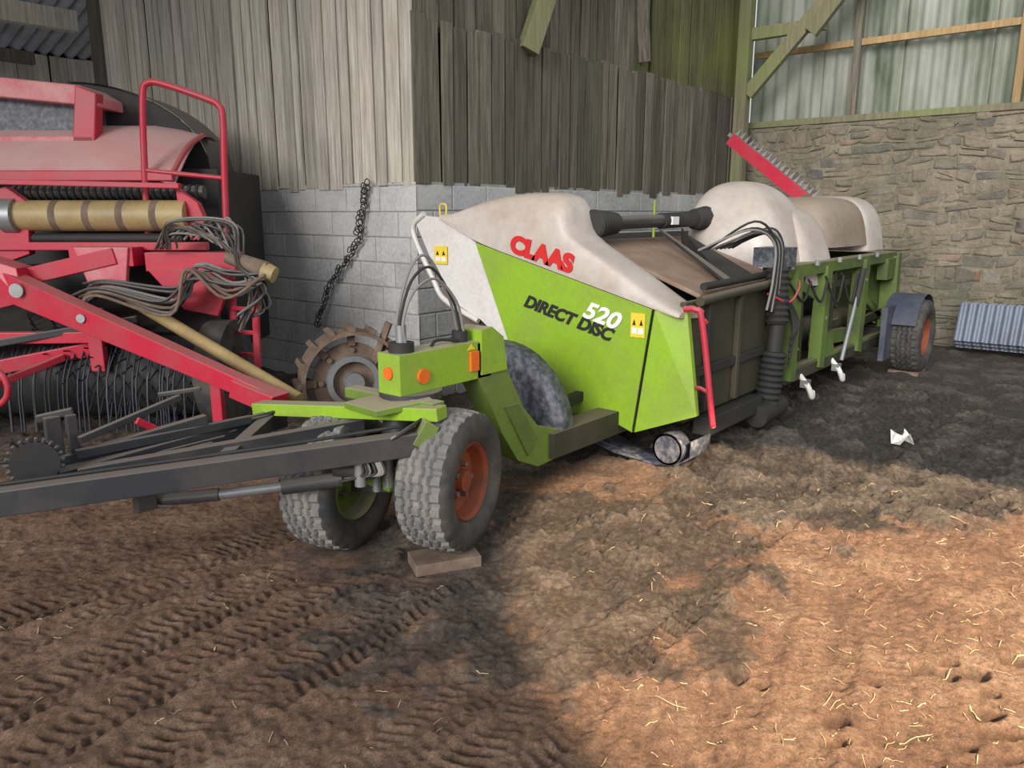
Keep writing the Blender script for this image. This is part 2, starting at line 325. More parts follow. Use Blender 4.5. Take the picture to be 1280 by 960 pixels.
# ---------------------------------------------------------------- walls
def masonry(mb,o,u,n,Lx,H,ch,sl,jit,stone,mort,gap=.012,dep=.02):
    o=V(o);u=V(u);n=V(n);zv=V((0,0,1)); zc=0.;row=0
    ph=[random.uniform(0,6.28) for _ in range(3)]
    rough=jit>.1
    def wv(x,zz): return (.045*math.sin(x*1.7+ph[0]+zz*2)+.028*math.sin(x*4.3+ph[1]-zz*5)+.016*math.sin(x*9+ph[2]+zz*9)) if rough and .12<zz<H-.14 else 0
    while zc<H-.02:
        h=ch*random.uniform(1-jit,1+jit); h=min(h,H-zc)
        x=-(sl*.5 if row%2 else 0) if not rough else -random.random()*sl
        while x<Lx:
            w=sl*random.uniform(1-jit*1.7,1+jit*1.9); a=max(0,x)+gap/2; bb=min(Lx,x+w)-gap/2
            if bb-a>.03:
                j=lambda s=1:random.uniform(-1,1)*jit*.06*s
                d=dep*(1+random.uniform(-.8,.8)*jit*2)
                subs=[(zc,zc+h)]
                if rough and h>.11 and random.random()<.35: mz=zc+h*random.uniform(.4,.6); subs=[(zc,mz),(mz,zc+h)]
                for (za,zb) in subs:
                    q=[(a+j(),za+gap/2+j()),(bb+j(),za+gap/2+j()),(bb+j(),zb-gap/2+j()),(a+j(),zb-gap/2+j())]
                    q=[(p[0],p[1]+wv(p[0],p[1])) for p in q]
                    if rough: q=[q[0],((q[0][0]+q[1][0])/2+j(2),(q[0][1]+q[1][1])/2-abs(j(.5))),q[1],q[2],((q[3][0]+q[2][0])/2+j(2),(q[3][1]+q[2][1])/2+abs(j(.5))),q[3]]
                    K=len(q); cx=sum(k[0] for k in q)/K;cz=sum(k[1] for k in q)/K; ins=.006+jit*.03
                    sh=lambda p,i_:(p[0]+(cx-p[0])*i_/max(.05,abs(cx-p[0])+.02),p[1]+(cz-p[1])*i_/max(.04,abs(cz-p[1])+.01))
                    if not rough: sh=lambda p,i_:(p[0]+(i_ if p[0]<cx else -i_),p[1]+(i_ if p[1]<cz else -i_))
                    A=[o+u*p[0]+zv*p[1] for p in q]
                    B=[o+u*p[0]+zv*p[1]+n*d*.7 for p in q]
                    C=[o+u*sh(p,ins)[0]+zv*sh(p,ins)[1]+n*(d+(random.uniform(-.3,.3)*dep*jit*2)) for p in q]
                    F_=[(i,(i+1)%K,K+(i+1)%K,K+i) for i in range(K)]+[(K+i,K+(i+1)%K,2*K+(i+1)%K,2*K+i) for i in range(K)]+[tuple(range(2*K,3*K))]
                    mb.add(A+B+C,F_,stone)
            x+=w
        zc+=h;row+=1
BT=1.86
mb=MB(); mb.box((4.45,4.77,-.1),(4.65,10.2,BT),MORT); masonry(mb,(4.45,10.2,-.1),(0,-1,0),(-1,0,0),5.45,BT+.1,.215,.45,.015,BLOCK,MORT,.012,.008)
mb.done('wall_left')
mb=MB(); mb.box((4.65,4.77,-.1),(10.9,4.97,BT),MORT); masonry(mb,(4.436,4.77,-.1),(1,0,0),(0,-1,0),6.4,BT+.1,.215,.45,.015,BLOCK,MORT,.012,.008)
mb.done('wall_long')
mb=MB(); mb.box((10.78,-6,-.1),(11.2,4.9,2.76),SMORT); masonry(mb,(10.78,4.8,-.1),(0,-1,0),(-1,0,0),10.5,2.86,.105,.20,.46,STONE,SMORT,.028,.018)
mb.done('wall_stone',bevel=.006)
def roofz(Y): return 3.9+(13-Y)*.28
def boards(mb,o,u,n,Lx,z0f,z1f,mat,wid=.17,th=.024,ragged=.03,gp=.006):
    o=V(o);u=V(u);n=V(n);x=0
    while x<Lx:
        w=wid*random.uniform(.7,1.25); a=x+gp*random.uniform(.2,1);bb=min(Lx,x+w-gp*random.uniform(.2,1.8))
        z0=z0f(x)+random.uniform(-ragged,ragged);z1=z1f(x)+random.uniform(-.03,.03)
        k=random.uniform(0,.022); tl=random.uniform(-.010,.010); k2=random.uniform(-.006,.006)
        P=lambda xx,zz,dd:o+u*xx+V((0,0,zz))+n*dd
        mb.hexa([P(a,z0,k),P(bb,z0+random.uniform(-.01,.01),k+k2),P(bb,z0,k+th+k2),P(a,z0,k+th)],[P(a+tl,z1,k),P(bb+tl,z1,k+k2),P(bb+tl,z1,k+th+k2),P(a+tl,z1,k+th)],mat)
        x+=w
mb=MB(); mb.box((4.50,4.85,BT),(4.55,10.2,5.2),GAP)
boards(mb,(4.47,10.2,0),(0,-1,0),(-1,0,0),5.43,lambda x:BT-.03,lambda x:roofz(10.2-x)-.1,BRD_L,.16,gp=.012)
mb.box((4.40,10.15,-.05),(4.62,10.42,4.6),BRD_D)
mb.done('wall_left_boarding')
mb=MB(); mb.box((4.6,4.87,BT),(10.75,4.92,6.1),GAP)
boards(mb,(4.44,4.80,0),(1,0,0),(0,-1,0),6.3,lambda x:BT-.04,lambda x:3.14,BRD_D,.16,.026,.04,gp=.011)
boards(mb,(4.44,4.84,0),(1,0,0),(0,-1,0),3.4,lambda x:3.06,lambda x:6.0,BRD_D,.16,gp=.01)
boards(mb,(7.84,4.84,0),(1,0,0),(0,-1,0),2.9,lambda x:3.06,lambda x:6.0,BRD_G,.16,gp=.01)
mb.done('wall_long_boarding')
def corr(mb,o,u,v,n,Lx,Ly,pitch,amp,mat,k=8):
    o=V(o);u=V(u);v=V(v);n=V(n); G=[]; c=int(Lx/pitch*k)
    for i in range(c+1):
        x=i*pitch/k; s_=math.sin(2*math.pi*i/k); d=amp*(abs(s_)**.5)*(1 if s_>0 else -1)
        G.append([o+u*x+n*d, o+u*x+v*Ly+n*d])
    mb.grid(G,mat,False)
mb=MB()
for j in range(11): corr(mb,(11.0-.012*(j%2),4.8-j*.98,2.7),(0,-1,0),(0,0,1),(-1,0,0),1.02,3.6,.17,.02,SHEET)
mb.done('wall_gable_sheeting')
mb=MB()
mb.beam((10.85,4.8,2.80),(10.85,-6,2.80),.2,.08,TIMBER)
mb.beam((10.85,4.7,3.72),(10.85,-6,3.72),.07,.08,TIMB2)
mb.beam((10.83,3.35,2.8),(10.83,3.35,6.2),.09,.10,BRD_D)
mb.beam((10.83,1.55,2.8),(10.83,1.55,6.2),.08,.08,TIMB2)
mb.done('trim_gable_frame',bevel=.004)
mb=MB()
mb.beam((10.3,4.62,1.9),(10.3,4.62,6.2),.16,.16,TIMBER)
mb.beam((10.3,4.55,3.15),(10.3,3.2,4.6),.10,.17,TIMBER)
mb.beam((10.35,4.6,3.9),(10.35,3.6,3.9),.1,.15,TIMBER)
mb.beam((10.25,3.75,3.8),(10.25,2.6,5.2),.10,.17,TIMBER)
mb.done('trim_roof_post',bevel=.006)
mb=MB()
mb.beam((5.85,4.72,3.05),(6.4,4.5,4.6),.12,.18,TIMBER)
mb.beam((7.95,4.74,3.25),(7.7,4.74,5.0),.14,.04,BRD_D)
mb.done('trim_wall_brace',bevel=.006)
mb=MB(); mb.box((-6,13.02,-.1),(8,13.1,5),GAP); boards(mb,(-6,13.0,0),(1,0,0),(0,-1,0),14,lambda x:-.1,lambda x:3.86,BRD_L,.22); mb.done('wall_back')
mb=MB(); G=[]
k=8;pitch=.18
for i in range(int(21/pitch*k)):
    x=-9+i*pitch/k; d=.03*math.sin(2*math.pi*i/k); G.append([V((x,13.2,roofz(13.2)+d)),V((x,3.0,roofz(3.0)+d))])
mb.grid(G,ROOFM); mb.done('ceiling')
mb=MB()
mb.beam((-6,11.2,3.95),(4.45,10.9,3.95),.16,.24,BRD_L); mb.beam((-6,12.4,3.7),(4.45,12.4,3.7),.12,.16,BRD_D)
for x in (-1.5,1.2,3.2): mb.beam((x,13,roofz(13)-.12),(x,5,roofz(5)-.12),.08,.14,BRD_D)
mb.done('trim_roof_beams')

# ---------------------------------------------------------------- tyre
def tyre(name,parent,c,axis,R,Wd,rimR,rimmat,treadmat,sidemat):
    ax=V(axis).normalized(); zz=V((0,0,1)); tx=zz.cross(ax).normalized(); c=V(c)
    n=168; h=Wd/2
    prof=[(-h*.72,rimR),(-h*.95,rimR+.03),(-h*1.03,(rimR+R)/2),(-h*.97,R-.05),(-h*.86,R-.018)]
    K=22
    tread=[(-h*.80+i*(1.6*h)/K, R-.004*(abs(i-K/2)/(K/2))**2*3) for i in range(K+1)]
    prof2=prof+tread+[(-a,b) for a,b in prof[::-1]]
    G=[]
    for i in range(n):
        t=2*math.pi*i/n; row=[]
        for j,(s_,r_) in enumerate(prof2):
            d=0
            if len(prof)<=j<len(prof)+K+1:
                jj=j-len(prof); ph=(i%6); zig=1 if ph<3 else 0
                if jj in (4+zig,8+zig,13+zig,17+zig): d=-.014
                if (jj<4 or jj>K-4) and ph in(0,1): d=-.012
                if 9<jj<13 and ph==0: d=-.008
            row.append(c+ax*s_+(tx*math.cos(t)+zz*math.sin(t))*(r_+d))
        G.append(row)
    mb=MB(); lp=len(prof)
    mb.grid([row[:lp+1] for row in G],sidemat,True,True); mb.grid([row[lp:lp+K+1] for row in G],treadmat,False,True); mb.grid([row[lp+K:] for row in G],sidemat,True,True)
    for sg in(1,-1):
        pr=[(h*.72,rimR+.004),(h*.80,rimR-.006),(h*.66,rimR-.02),(h*.25,rimR-.035),(h*.15,rimR*.55),(h*.3,rimR*.42),(h*.34,rimR*.30),(h*.6,rimR*.27),(h*.64,.0)]
        G=[[c+ax*s_*sg+(tx*math.cos(2*math.pi*i/40)+zz*math.sin(2*math.pi*i/40))*r_ for s_,r_ in pr] for i in range(40)]
        mb.grid(G,rimmat,False,True)
        for i in range(5):
            t=2*math.pi*i/5; q=c+ax*sg*h*.3+(tx*math.cos(t)+zz*math.sin(t))*rimR*.42; mb.cyl(q,q+ax*sg*.03,.013,RUST,n=6)
    return mb.done(name,parent)

# ================================================================ TRAILER + HEADER
hd=empty('forage_header_on_trailer')
def yz(L,x): return [(x,a,b) for a,b in L]
mb=MB()
white=[(4.39,1.52),(4.28,1.585),(4.09,1.57),(3.78,1.40),(3.44,.65),(3.74,.85),(4.07,.98),(4.17,1.14)]
mb.prism(yz(white,4.1),(.04,0,0),WHITE)
green=[(3.78,1.40),(2.33,1.035),(2.44,.24),(2.72,.33),(2.93,.26),(3.2,.46),(3.44,.65)]
mb.prism(yz(green,4.095),(.05,0,0),GREEN)
mb.prism([(4.09,2.31,1.03),(4.16,2.13,1.04),(4.16,2.035,.40),(4.09,2.42,.245)],(.04,0,0),GREEN)
mb.beam((4.092,2.325,1.03),(4.092,2.435,.25),.006,.012,DARK,up=(1,0,0))
mb.tube(yz([(4.30,1.60),(4.42,1.52),(4.40,1.40),(4.22,1.12),(4.10,.97),(3.76,.84)],4.1),.022,WHITE)
mb.done('end_panel',hd,.006)
mb=MB()
mb.prism(yz([(4.2,1.05),(4.05,1.15),(3.75,.88),(3.6,.62),(3.9,.62)],4.25),(.04,0,0),RUST)
mb.done('inner_end_plate',hd)
prof=[(4.13,1.55,1.555,.06),(4.02,1.585,1.60,.14),(3.88,1.62,1.655,.24),(3.7,1.64,1.71,.32),(3.5,1.635,1.738,.38),(3.3,1.59,1.745,.41),(3.14,1.53,1.74,.42),(3.06,1.50,1.71,.42),(3.02,1.475,1.62,.42),(3.0,1.465,1.50,.42),(2.92,1.42,1.43,.40),(2.75,1.33,1.35,.38),(2.55,1.22,1.25,.36),(2.38,1.12,1.145,.36),(2.25,1.06,1.075,.34),(2.14,1.02,1.03,.32)]
def edge_z(y): return 1.40+(y-3.78)*(.365/1.45) if y<3.78 else 1.40+(y-3.78)*.45
G=[]
for (y,zn,zt,w) in prof:
    zb=edge_z(y)+.008; zn=max(zn,zb+.02); zt=max(zt,zn+.012)
    row=[V((4.083,y,zb)),V((4.080,y,(zb*2+zn)/3)),V((4.084,y,(zb+zn*2)/3)),V((4.095,y,zn))]
    for k in (1,2,3,4):
        t=k/4*math.pi/2; row.append(V((4.10+min(.16,w*.5)*(1-math.cos(t)),y,zn+(zt-zn)*math.sin(t))))
    row.append(V((4.085+w*.85,y,zt))); row.append(V((4.085+w,y,zt-.03))); row.append(V((4.085+w+.01,y,zb-.03)))
    G.append(row)
mb=MB(); mb.grid(G,BEIGE); mb.add([p for p in G[-1]],[tuple(range(len(G[-1])))],BEIGE)
o=mb.done('hood_near',hd); s_=o.modifiers.new('s','SUBSURF'); s_.levels=1;s_.render_levels=1
def text(s,y,zc,size,ang,mat,x=4.07,bold=0,name='lettering',sx=1,shear=0):
    cu=bpy.data.curves.new(name,'FONT'); cu.body=s; cu.size=size; cu.extrude=.002; cu.offset=bold; cu.shear=shear
    ob=bpy.data.objects.new(name,cu); S.collection.objects.link(ob); ob.parent=hd; cu.materials.append(mat)
    a=math.radians(ang); X=V((0,-math.cos(a),math.sin(a))); Y=V((0,math.sin(a),math.cos(a))); Zn=X.cross(Y)
    M=Matrix((X,Y,Zn)).transposed().to_4x4(); M.translation=V((x,y,zc)); ob.matrix_local=M@Matrix.Diagonal((sx,1,1,1))
text('CLAAS',3.44,1.355,.155,-13.5,LETR,4.074,.010,'lettering_maker',1.15)
text('DIRECT DISC',3.33,.985,.115,-13.8,LETB,4.09,.005,'lettering_type',1.08,.3)
text('520',2.84,.955,.15,-13.8,LETW,4.088,.005,'lettering_number',1.2,.3)
mb=MB()
for (y,zc,w,h) in((4.12,1.30,.13,.13),(2.42,.93,.10,.15)):
    mb.box((4.085,y-w/2,zc-h/2),(4.092,y+w/2,zc+h/2),YELL)
    for dy in(-w/4,w/4): mb.prism([(4.083,y+dy-w*.12,zc),(4.083,y+dy+w*.12,zc),(4.083,y+dy,zc+h*.25)],(.002,0,0),LETB)
    mb.box((4.083,y-w*.4,zc-h*.35),(4.086,y-w*.05,zc-h*.1),LETW); mb.box((4.083,y+w*.05,zc-h*.35),(4.086,y+w*.4,zc-h*.1),LETW)
mb.done('warning_labels',hd)
mb=MB()
sec=[(4.1,1.0),(4.2,1.25),(4.05,1.42),(3.7,1.40),(3.4,1.25),(3.1,.95),(2.75,.62),(2.6,.60),(2.5,.62),(2.5,.35),(2.6,.25),(3.2,.35),(3.7,.75)]
mb.prism(yz(sec,4.14),(4.7,0,0),DARK)
mb.prism([(4.5,2.22,1.10),(4.5,3.1,1.42),(5.9,3.1,1.42),(5.9,2.22,1.12)],(0,0,-.03),DUST)
mb.prism([(4.5,3.1,1.42),(4.5,3.8,1.38),(8.8,3.8,1.38),(8.8,3.1,1.42)],(0,0,-.03),DUST)
mb.prism([(5.0,2.3,1.16),(5.5,2.9,1.5),(5.62,2.95,1.46),(5.6,2.3,1.14)],(0,0,-.1),DARK)
mb.prism([(4.9,2.24,1.14),(5.25,2.95,1.46),(5.28,2.95,1.46),(5.0,2.24,1.14)],(0,0,.03),BLACK)
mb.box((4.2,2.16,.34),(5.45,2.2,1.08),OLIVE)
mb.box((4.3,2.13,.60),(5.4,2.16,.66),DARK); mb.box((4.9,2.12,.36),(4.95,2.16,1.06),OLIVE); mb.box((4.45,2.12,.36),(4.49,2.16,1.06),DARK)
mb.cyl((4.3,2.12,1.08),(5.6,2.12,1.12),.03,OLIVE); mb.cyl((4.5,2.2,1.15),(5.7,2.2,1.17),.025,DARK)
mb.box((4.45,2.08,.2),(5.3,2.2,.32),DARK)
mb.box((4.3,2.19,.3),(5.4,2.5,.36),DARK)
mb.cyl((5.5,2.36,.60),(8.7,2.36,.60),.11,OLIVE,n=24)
for i in range(20):
    a=i*.9; c_=V((5.6+i*.155,2.36,.60)); mb.beam(c_+V((0,math.cos(a)*.1,math.sin(a)*.1)),c_+V((.03,math.cos(a)*.2,math.sin(a)*.2)),.012,.06,DGREEN,up=(1,0,0))
mb.done('header_body',hd,.008)
mb=MB()
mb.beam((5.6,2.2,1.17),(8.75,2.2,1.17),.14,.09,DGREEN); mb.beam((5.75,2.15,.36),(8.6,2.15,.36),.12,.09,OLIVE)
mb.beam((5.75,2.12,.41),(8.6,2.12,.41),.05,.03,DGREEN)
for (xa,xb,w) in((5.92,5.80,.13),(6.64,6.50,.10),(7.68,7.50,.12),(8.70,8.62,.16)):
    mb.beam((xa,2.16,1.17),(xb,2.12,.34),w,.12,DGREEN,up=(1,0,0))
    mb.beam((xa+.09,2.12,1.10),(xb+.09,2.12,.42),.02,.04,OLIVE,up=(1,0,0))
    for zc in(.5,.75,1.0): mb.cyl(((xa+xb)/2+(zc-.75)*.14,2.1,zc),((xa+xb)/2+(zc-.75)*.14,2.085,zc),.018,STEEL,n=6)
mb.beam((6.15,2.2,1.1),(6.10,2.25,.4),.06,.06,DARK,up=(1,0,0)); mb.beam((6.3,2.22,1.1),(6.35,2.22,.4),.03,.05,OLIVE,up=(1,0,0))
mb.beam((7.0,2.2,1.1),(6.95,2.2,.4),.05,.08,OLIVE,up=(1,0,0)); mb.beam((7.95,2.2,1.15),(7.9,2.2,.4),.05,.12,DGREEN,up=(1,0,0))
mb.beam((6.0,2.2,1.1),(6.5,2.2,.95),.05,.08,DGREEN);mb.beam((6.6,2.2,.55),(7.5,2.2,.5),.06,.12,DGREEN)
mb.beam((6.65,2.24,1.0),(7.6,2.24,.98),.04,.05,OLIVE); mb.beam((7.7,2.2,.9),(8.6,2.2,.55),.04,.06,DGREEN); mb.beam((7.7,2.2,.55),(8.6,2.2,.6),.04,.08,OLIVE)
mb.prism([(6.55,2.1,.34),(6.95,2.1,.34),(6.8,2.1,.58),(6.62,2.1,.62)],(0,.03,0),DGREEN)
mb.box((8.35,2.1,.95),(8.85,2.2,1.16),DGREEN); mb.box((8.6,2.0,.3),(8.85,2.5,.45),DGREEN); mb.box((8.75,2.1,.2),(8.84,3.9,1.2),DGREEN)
mb.cyl((7.35,2.05,1.12),(6.95,2.05,.34),.018,STEEL); mb.cyl((7.35,2.05,1.12),(7.2,2.05,.8),.028,DARK)
for i in range(5): mb.cyl((5.72+.55*i,2.1,1.2),(5.72+.55*i,2.1,1.24),.02,STEEL,n=6)
for (x,zc) in((6.08,.22),(6.83,.24)):
    mb.tube([(x,2.1,zc+.12),(x-.02,2.02,zc+.04),(x+.03,2.0,zc-.05),(x+.09,2.02,zc-.02)],.022,SCRAP); mb.box((x-.04,2.02,zc+.03),(x+.04,2.08,zc+.09),STEEL)
mb.done('mounting_frame',hd,.008)
mb=MB()
mb.tube([(4.12,2.13,1.05),(4.13,2.06,1.05),(4.14,2.02,.98),(4.15,1.93,.42),(4.15,1.92,.36)],.019,RED,sub=5)
mb.tube([(4.15,2.0,.98),(4.2,2.06,1.0),(4.3,2.1,1.02)],.014,RED); mb.tube([(4.15,1.95,.56),(4.16,2.02,.58),(4.18,2.06,.57)],.012,RED)
mb.done('red_guard_bar',hd)
mb=MB()
G=[[V((x,y,zc)) for (y,zc) in((2.06,.24),(2.06,.14),(2.14,.08),(2.3,.05),(2.6,.07),(2.9,.14),(3.1,.25))] for x in(4.15,4.28,4.4)]
mb.grid(G,BLUEG); mb.cyl((4.12,2.2,.17),(4.24,2.2,.17),.10,BLUEG,n=28)
for i in range(3): mb.prism([(4.0,2.55+i*.2,.26),(4.0,2.75+i*.2,.30),(4.0,2.7+i*.2,.16)],(.3,0,0),RUST)
o=mb.done('skid_shoe',hd); sm=o.modifiers.new('t','SOLIDIFY'); sm.thickness=.012
def hood(name,x0,x1,y0,y1,zb,zt,skew=.0,mat=BEIGE,pw=2.6,e=.55):
    G=[]; nu,nv=26,48
    for i in range(nu+1):
        a=math.sin(i/nu*math.pi/2); row=[]
        for j in range(nv+1):
            t=2*math.pi*j/nv; k=(1-a**pw)**(1/pw) if a<.9999 else 0.0
            c_,s2=math.cos(t),math.sin(t)
            cx=abs(c_)**e*(1 if c_>0 else -1); cy=abs(s2)**e*(1 if s2>0 else -1)
            row.append(V(((x0+x1)/2+cx*(x1-x0)/2*k, (y0+y1)/2+cy*(y1-y0)/2*k+skew*a, zb+(zt-zb)*a)))
        G.append(row)
    mb=MB(); mb.grid(G,mat); return mb.done(name,hd)
hood('hood_middle',5.95,7.0,2.28,3.15,1.17,1.87,.14,BEIGE,2.4,.5)
hood('hood_middle_flap',6.40,7.08,2.17,2.8,1.02,1.66,.16,BEIGE,3.4,.36)
hood('hood_far',7.05,8.80,2.28,3.1,1.30,1.76,.08,BEIGED,3.6,.42)
hood('hood_far_end',8.1,8.86,2.25,3.12,1.24,1.78,.08,BEIGE,3.6,.42)
mb=MB()
pa=V((4.45,3.0,1.53));pb=V((6.05,2.98,1.56))
mb.cyl(pa,pb,.048,BLACK,n=24); mb.cyl(pa+(pb-pa)*.55,pa+(pb-pa)*.97,.06,DARK,n=24)
for s0,s1,rr0 in((-.02,.16,.10),(.88,1.06,.115)):
    for i in range(8):
        t=s0+(s1-s0)*i/8; t2=s0+(s1-s0)*(i+1)/8; A=pa+(pb-pa)*t;B=pa+(pb-pa)*t2; r1=rr0*(1-.035*(i if s0<0 else 8-i))
        mb.cyl(A,A+(B-A)*.5,r1*.85,DARK,r2=r1,n=24);mb.cyl(A+(B-A)*.5,B,r1,DARK,r2=r1*.85,n=24)
mb.box((pa+(pb-pa)*.62+V((-.05,-.07,-.03))),(pa+(pb-pa)*.62+V((.05,-.03,.03))),LETW)
mb.done('drive_shaft',hd)
mb=MB()
def bell(P0,P1,r,nn):
    P0=V(P0);P1=V(P1)
    for i in range(nn):
        A=P0+(P1-P0)*i/nn;B=P0+(P1-P0)*(i+1)/nn;Mi=(A+B)/2
        mb.cyl(A,Mi,r*.82,DARK,r2=r,n=20);mb.cyl(Mi,B,r,DARK,r2=r*.82,n=20)
bell((5.50,2.12,1.22),(5.46,2.08,.82),.085,9); mb.cyl((5.47,2.08,.82),(5.44,2.08,.62),.055,DARK); bell((5.45,2.08,.62),(5.42,2.1,.22),.095,9)
mb.cyl((5.2,2.08,.18),(5.6,2.08,.2),.08,DARK)
mb.box((5.48,2.08,1.22),(5.75,2.3,1.36),BLUEG)
for i in range(9):
    a=random.uniform(-.05,.05)
    mb.tube([(5.0+i*.07,2.5,1.35),(5.15+i*.04,2.2,1.5+a),(5.35+i*.02,2.1,1.40),(5.3+i*.02,2.07,1.15),(5.25+i*.03,2.08,.95+a)],.009,DARK if i%3 else HOSE,n=6)
for i in range(5):
    mb.tube([(5.65,2.15,1.1),(5.7+i*.03,2.05,.8),(5.62,2.03,.5+i*.05)],.009,DARK,n=6)
for i in range(4):
    mb.tube([(5.7+i*.4,2.1,1.1),(5.9+i*.4,2.06,.95-.04*i),(6.1+i*.4,2.08,1.08)],.010,DARK,n=6)
mb.tube([(5.3,2.1,1.05),(5.5,2.02,.98),(5.7,2.03,1.05),(5.85,2.08,1.1)],.009,RED,n=6)
mb.done('hydraulic_hoses',hd)
mb=MB()
ka=V((8.45,3.9,2.42));kb=V((8.45,2.95,1.70)); mb.beam(ka,kb,.05,.13,RED,up=(0,.6,.8)); mb.beam(ka+V((0,.02,.05)),kb+V((0,.02,.05)),.03,.04,STEEL,up=(0,.6,.8))
dr=(kb-ka).normalized(); nn=V((0,-dr.z,dr.y)); nn=nn if nn.z>0 else -nn
for i in range(18):
    q=ka+(kb-ka)*(i+.5)/18+nn*.07; mb.prism([q-dr*.022,q+dr*.022,q+dr*.01+nn*.09],(.012,0,0),STEEL)
mb.done('side_knife',hd)
mb=MB(); mb.beam((8.45,3.0,1.2),(8.45,3.0,1.8),.06,.06,DGREEN,up=(1,0,0)); mb.tube([(4.12,4.15,1.57),(4.12,4.15,1.66),(4.12,4.09,1.66),(4.12,4.09,1.58)],.007,YELL);
mb.cyl((6.3,3.6,1.38),(6.3,3.6,1.72),.012,GREEN)
mb.done('brackets',hd)

# trailer chassis
mb=MB()
mb.box((2.28,2.575,.785),(2.90,2.725,.975),GREEN)
mb.prism([(2.82,2.565,1.03),(2.90,2.565,1.04),(2.99,2.565,.98),(3.02,2.565,.80),(2.82,2.565,.80)],(0,.17,0),GREEN)
# fabricated box-section arm: flat plate sides
arm=[(2.80,.97),(2.93,.93),(3.05,.76),(3.17,.56),(3.30,.43),(3.48,.37),(3.75,.36),(3.75,.21),(3.30,.19),(3.12,.27),(2.99,.45),(2.88,.66),(2.80,.79)]
mb.prism([(a,2.575,b_) for a,b_ in arm],(0,.14,0),GREEN2)
mb.prism([(3.00,2.565,.60),(3.10,2.565,.60),(3.28,2.565,.36),(3.20,2.565,.28)],(0,.01,0),DGREEN)
mb.beam((3.4,2.62,.29),(8.7,2.62,.27),.16,.15,OLIVE)
mb.beam((3.35,2.62,.30),(3.35,3.1,.34),.1,.1,DARK); mb.beam((3.6,2.75,.42),(4.1,2.85,.42),.06,.06,DARK)
mb.cyl((2.27,2.65,.885),(2.285,2.65,.885),.03,REFL)
mb.cyl((2.42,2.575,.86),(2.42,2.562,.86),.035,REFL,n=24); mb.box((2.74,2.562,.83),(2.80,2.576,.93),REFL); mb.prism([(2.72,2.572,.94),(2.78,2.572,.94),(2.75,2.572,.97)],(0,-.003,0),YELL)
mb.cyl((2.42,2.66,.6),(2.42,2.66,.79),.07,DARK); mb.cyl((2.42,2.66,.745),(2.42,2.66,.785),.15,BLACK,n=28)
mb.cyl((2.36,2.65,.975),(2.36,2.65,1.02),.06,DARK); mb.cyl((2.75,2.65,.975),(2.75,2.65,1.03),.04,DARK); mb.cyl((2.36,2.65,1.02),(2.36,2.65,1.1),.025,STEEL)
mb.done('gooseneck',hd,.012)
mb=MB()
for i in range(3):
    y=2.62+i*.022; h=.20+.05*i
    mb.tube([(2.36,y,1.02),(2.35,y,1.12),(2.42+.01*i,y,1.05+h),(2.56,y,1.10+h),(2.70,y,1.18),(2.75,y,1.02)],.007,DARK if i%2 else HOSE,n=6)
mb.tube([(2.55,2.65,.975),(2.6,2.65,1.0),(2.75,2.62,.98)],.008,DARK,n=6)
mb.done('hose_loop',hd)
mb=MB()
def arcplate(x,cy,cz,r0,r1,a0,a1,mat,fl=.12):
    G=[[V((x+.0,cy+math.cos(math.radians(a))*r,cz+math.sin(math.radians(a))*r)) for r in np.linspace(r0,r1,4)] for a in np.linspace(a0,a1,22)]
    for row in G: row.append(V((x+fl*.3,row[-1].y*1.0,row[-1].z))); row.append(V((x+fl,row[-1].y,row[-1].z)))
    mb.grid(G,mat,True)
arcplate(3.50,3.08,.30,.16,.53,40,190,BLUEG)
arcplate(3.80,3.60,.50,.0,.30,40,200,BLUEG)
o=mb.done('guard_plate',hd); q=o.modifiers.new('s','SOLIDIFY'); q.thickness=.012
axd=V((.285,-.958,0)).normalized()
c1=V((2.44,2.42,.385));c2=V((2.19,2.93,.335))
tyre('wheel_front_near',hd,c1,axd,.335,.27,.185,ORANGE,RUBBER,RUBBERD)
tyre('wheel_front_off',hd,c2,axd,.335,.27,.185,GREEN2,RUBBER,RUBBERD)
mb=MB(); mb.beam(c1+V((0,0,-.02)),c2+V((0,0,0)),.09,.09,BLACK)
mid=(c1+c2)/2; mb.cyl(mid,mid+V((.05,.0,.32)),.08,BLACK); mb.box((mid+V((-.14,-.12,.0))),(mid+V((.14,.12,.08))),GREEN2); mb.cyl(mid+V((-.12,-.1,.02)),mid+V((-.12,-.1,.18)),.025,STEEL)
mb.cyl(mid+V((-.16,-.06,.0)),mid+V((-.16,-.06,.14)),.02,STEEL)
mb.done('front_axle',hd,.005)
mb=MB(); mb.beam(W(-.46,3.27,.026),W(-.17,3.38,.026),.17,.055,RUST); mb.done('wheel_block',hd,.004)
c3=V((8.50,1.84,.40)); tyre('wheel_rear',hd,c3,(0,-1,0),.37,.28,.20,ORANGE,RUBBERD,RUBBERD)
mb=MB(); G=[]
for a in np.linspace(20,185,20):
    G.append([V((8.5+math.cos(math.radians(a))*(-.42),y,.40+math.sin(math.radians(a))*.42)) for y in(1.74,1.77,2.05)])
mb.grid(G,BLUEP); mb.beam((8.5,1.9,.4),(8.5,3.4,.4),.1,.1,DARK); mb.beam((8.08,1.98,.2),(8.08,1.98,.72),.3,.05,BLUEP,up=(0,1,0)); mb.beam((8.5,1.72,.02),(8.5,2.0,.02),.3,.06,RUST)
o=mb.done('rear_fender_axle',hd)
tyre('wheel_rear_off',hd,(8.5,3.5,.37),(0,1,0),.37,.28,.20,ORANGE,RUBBER,RUBBERD)
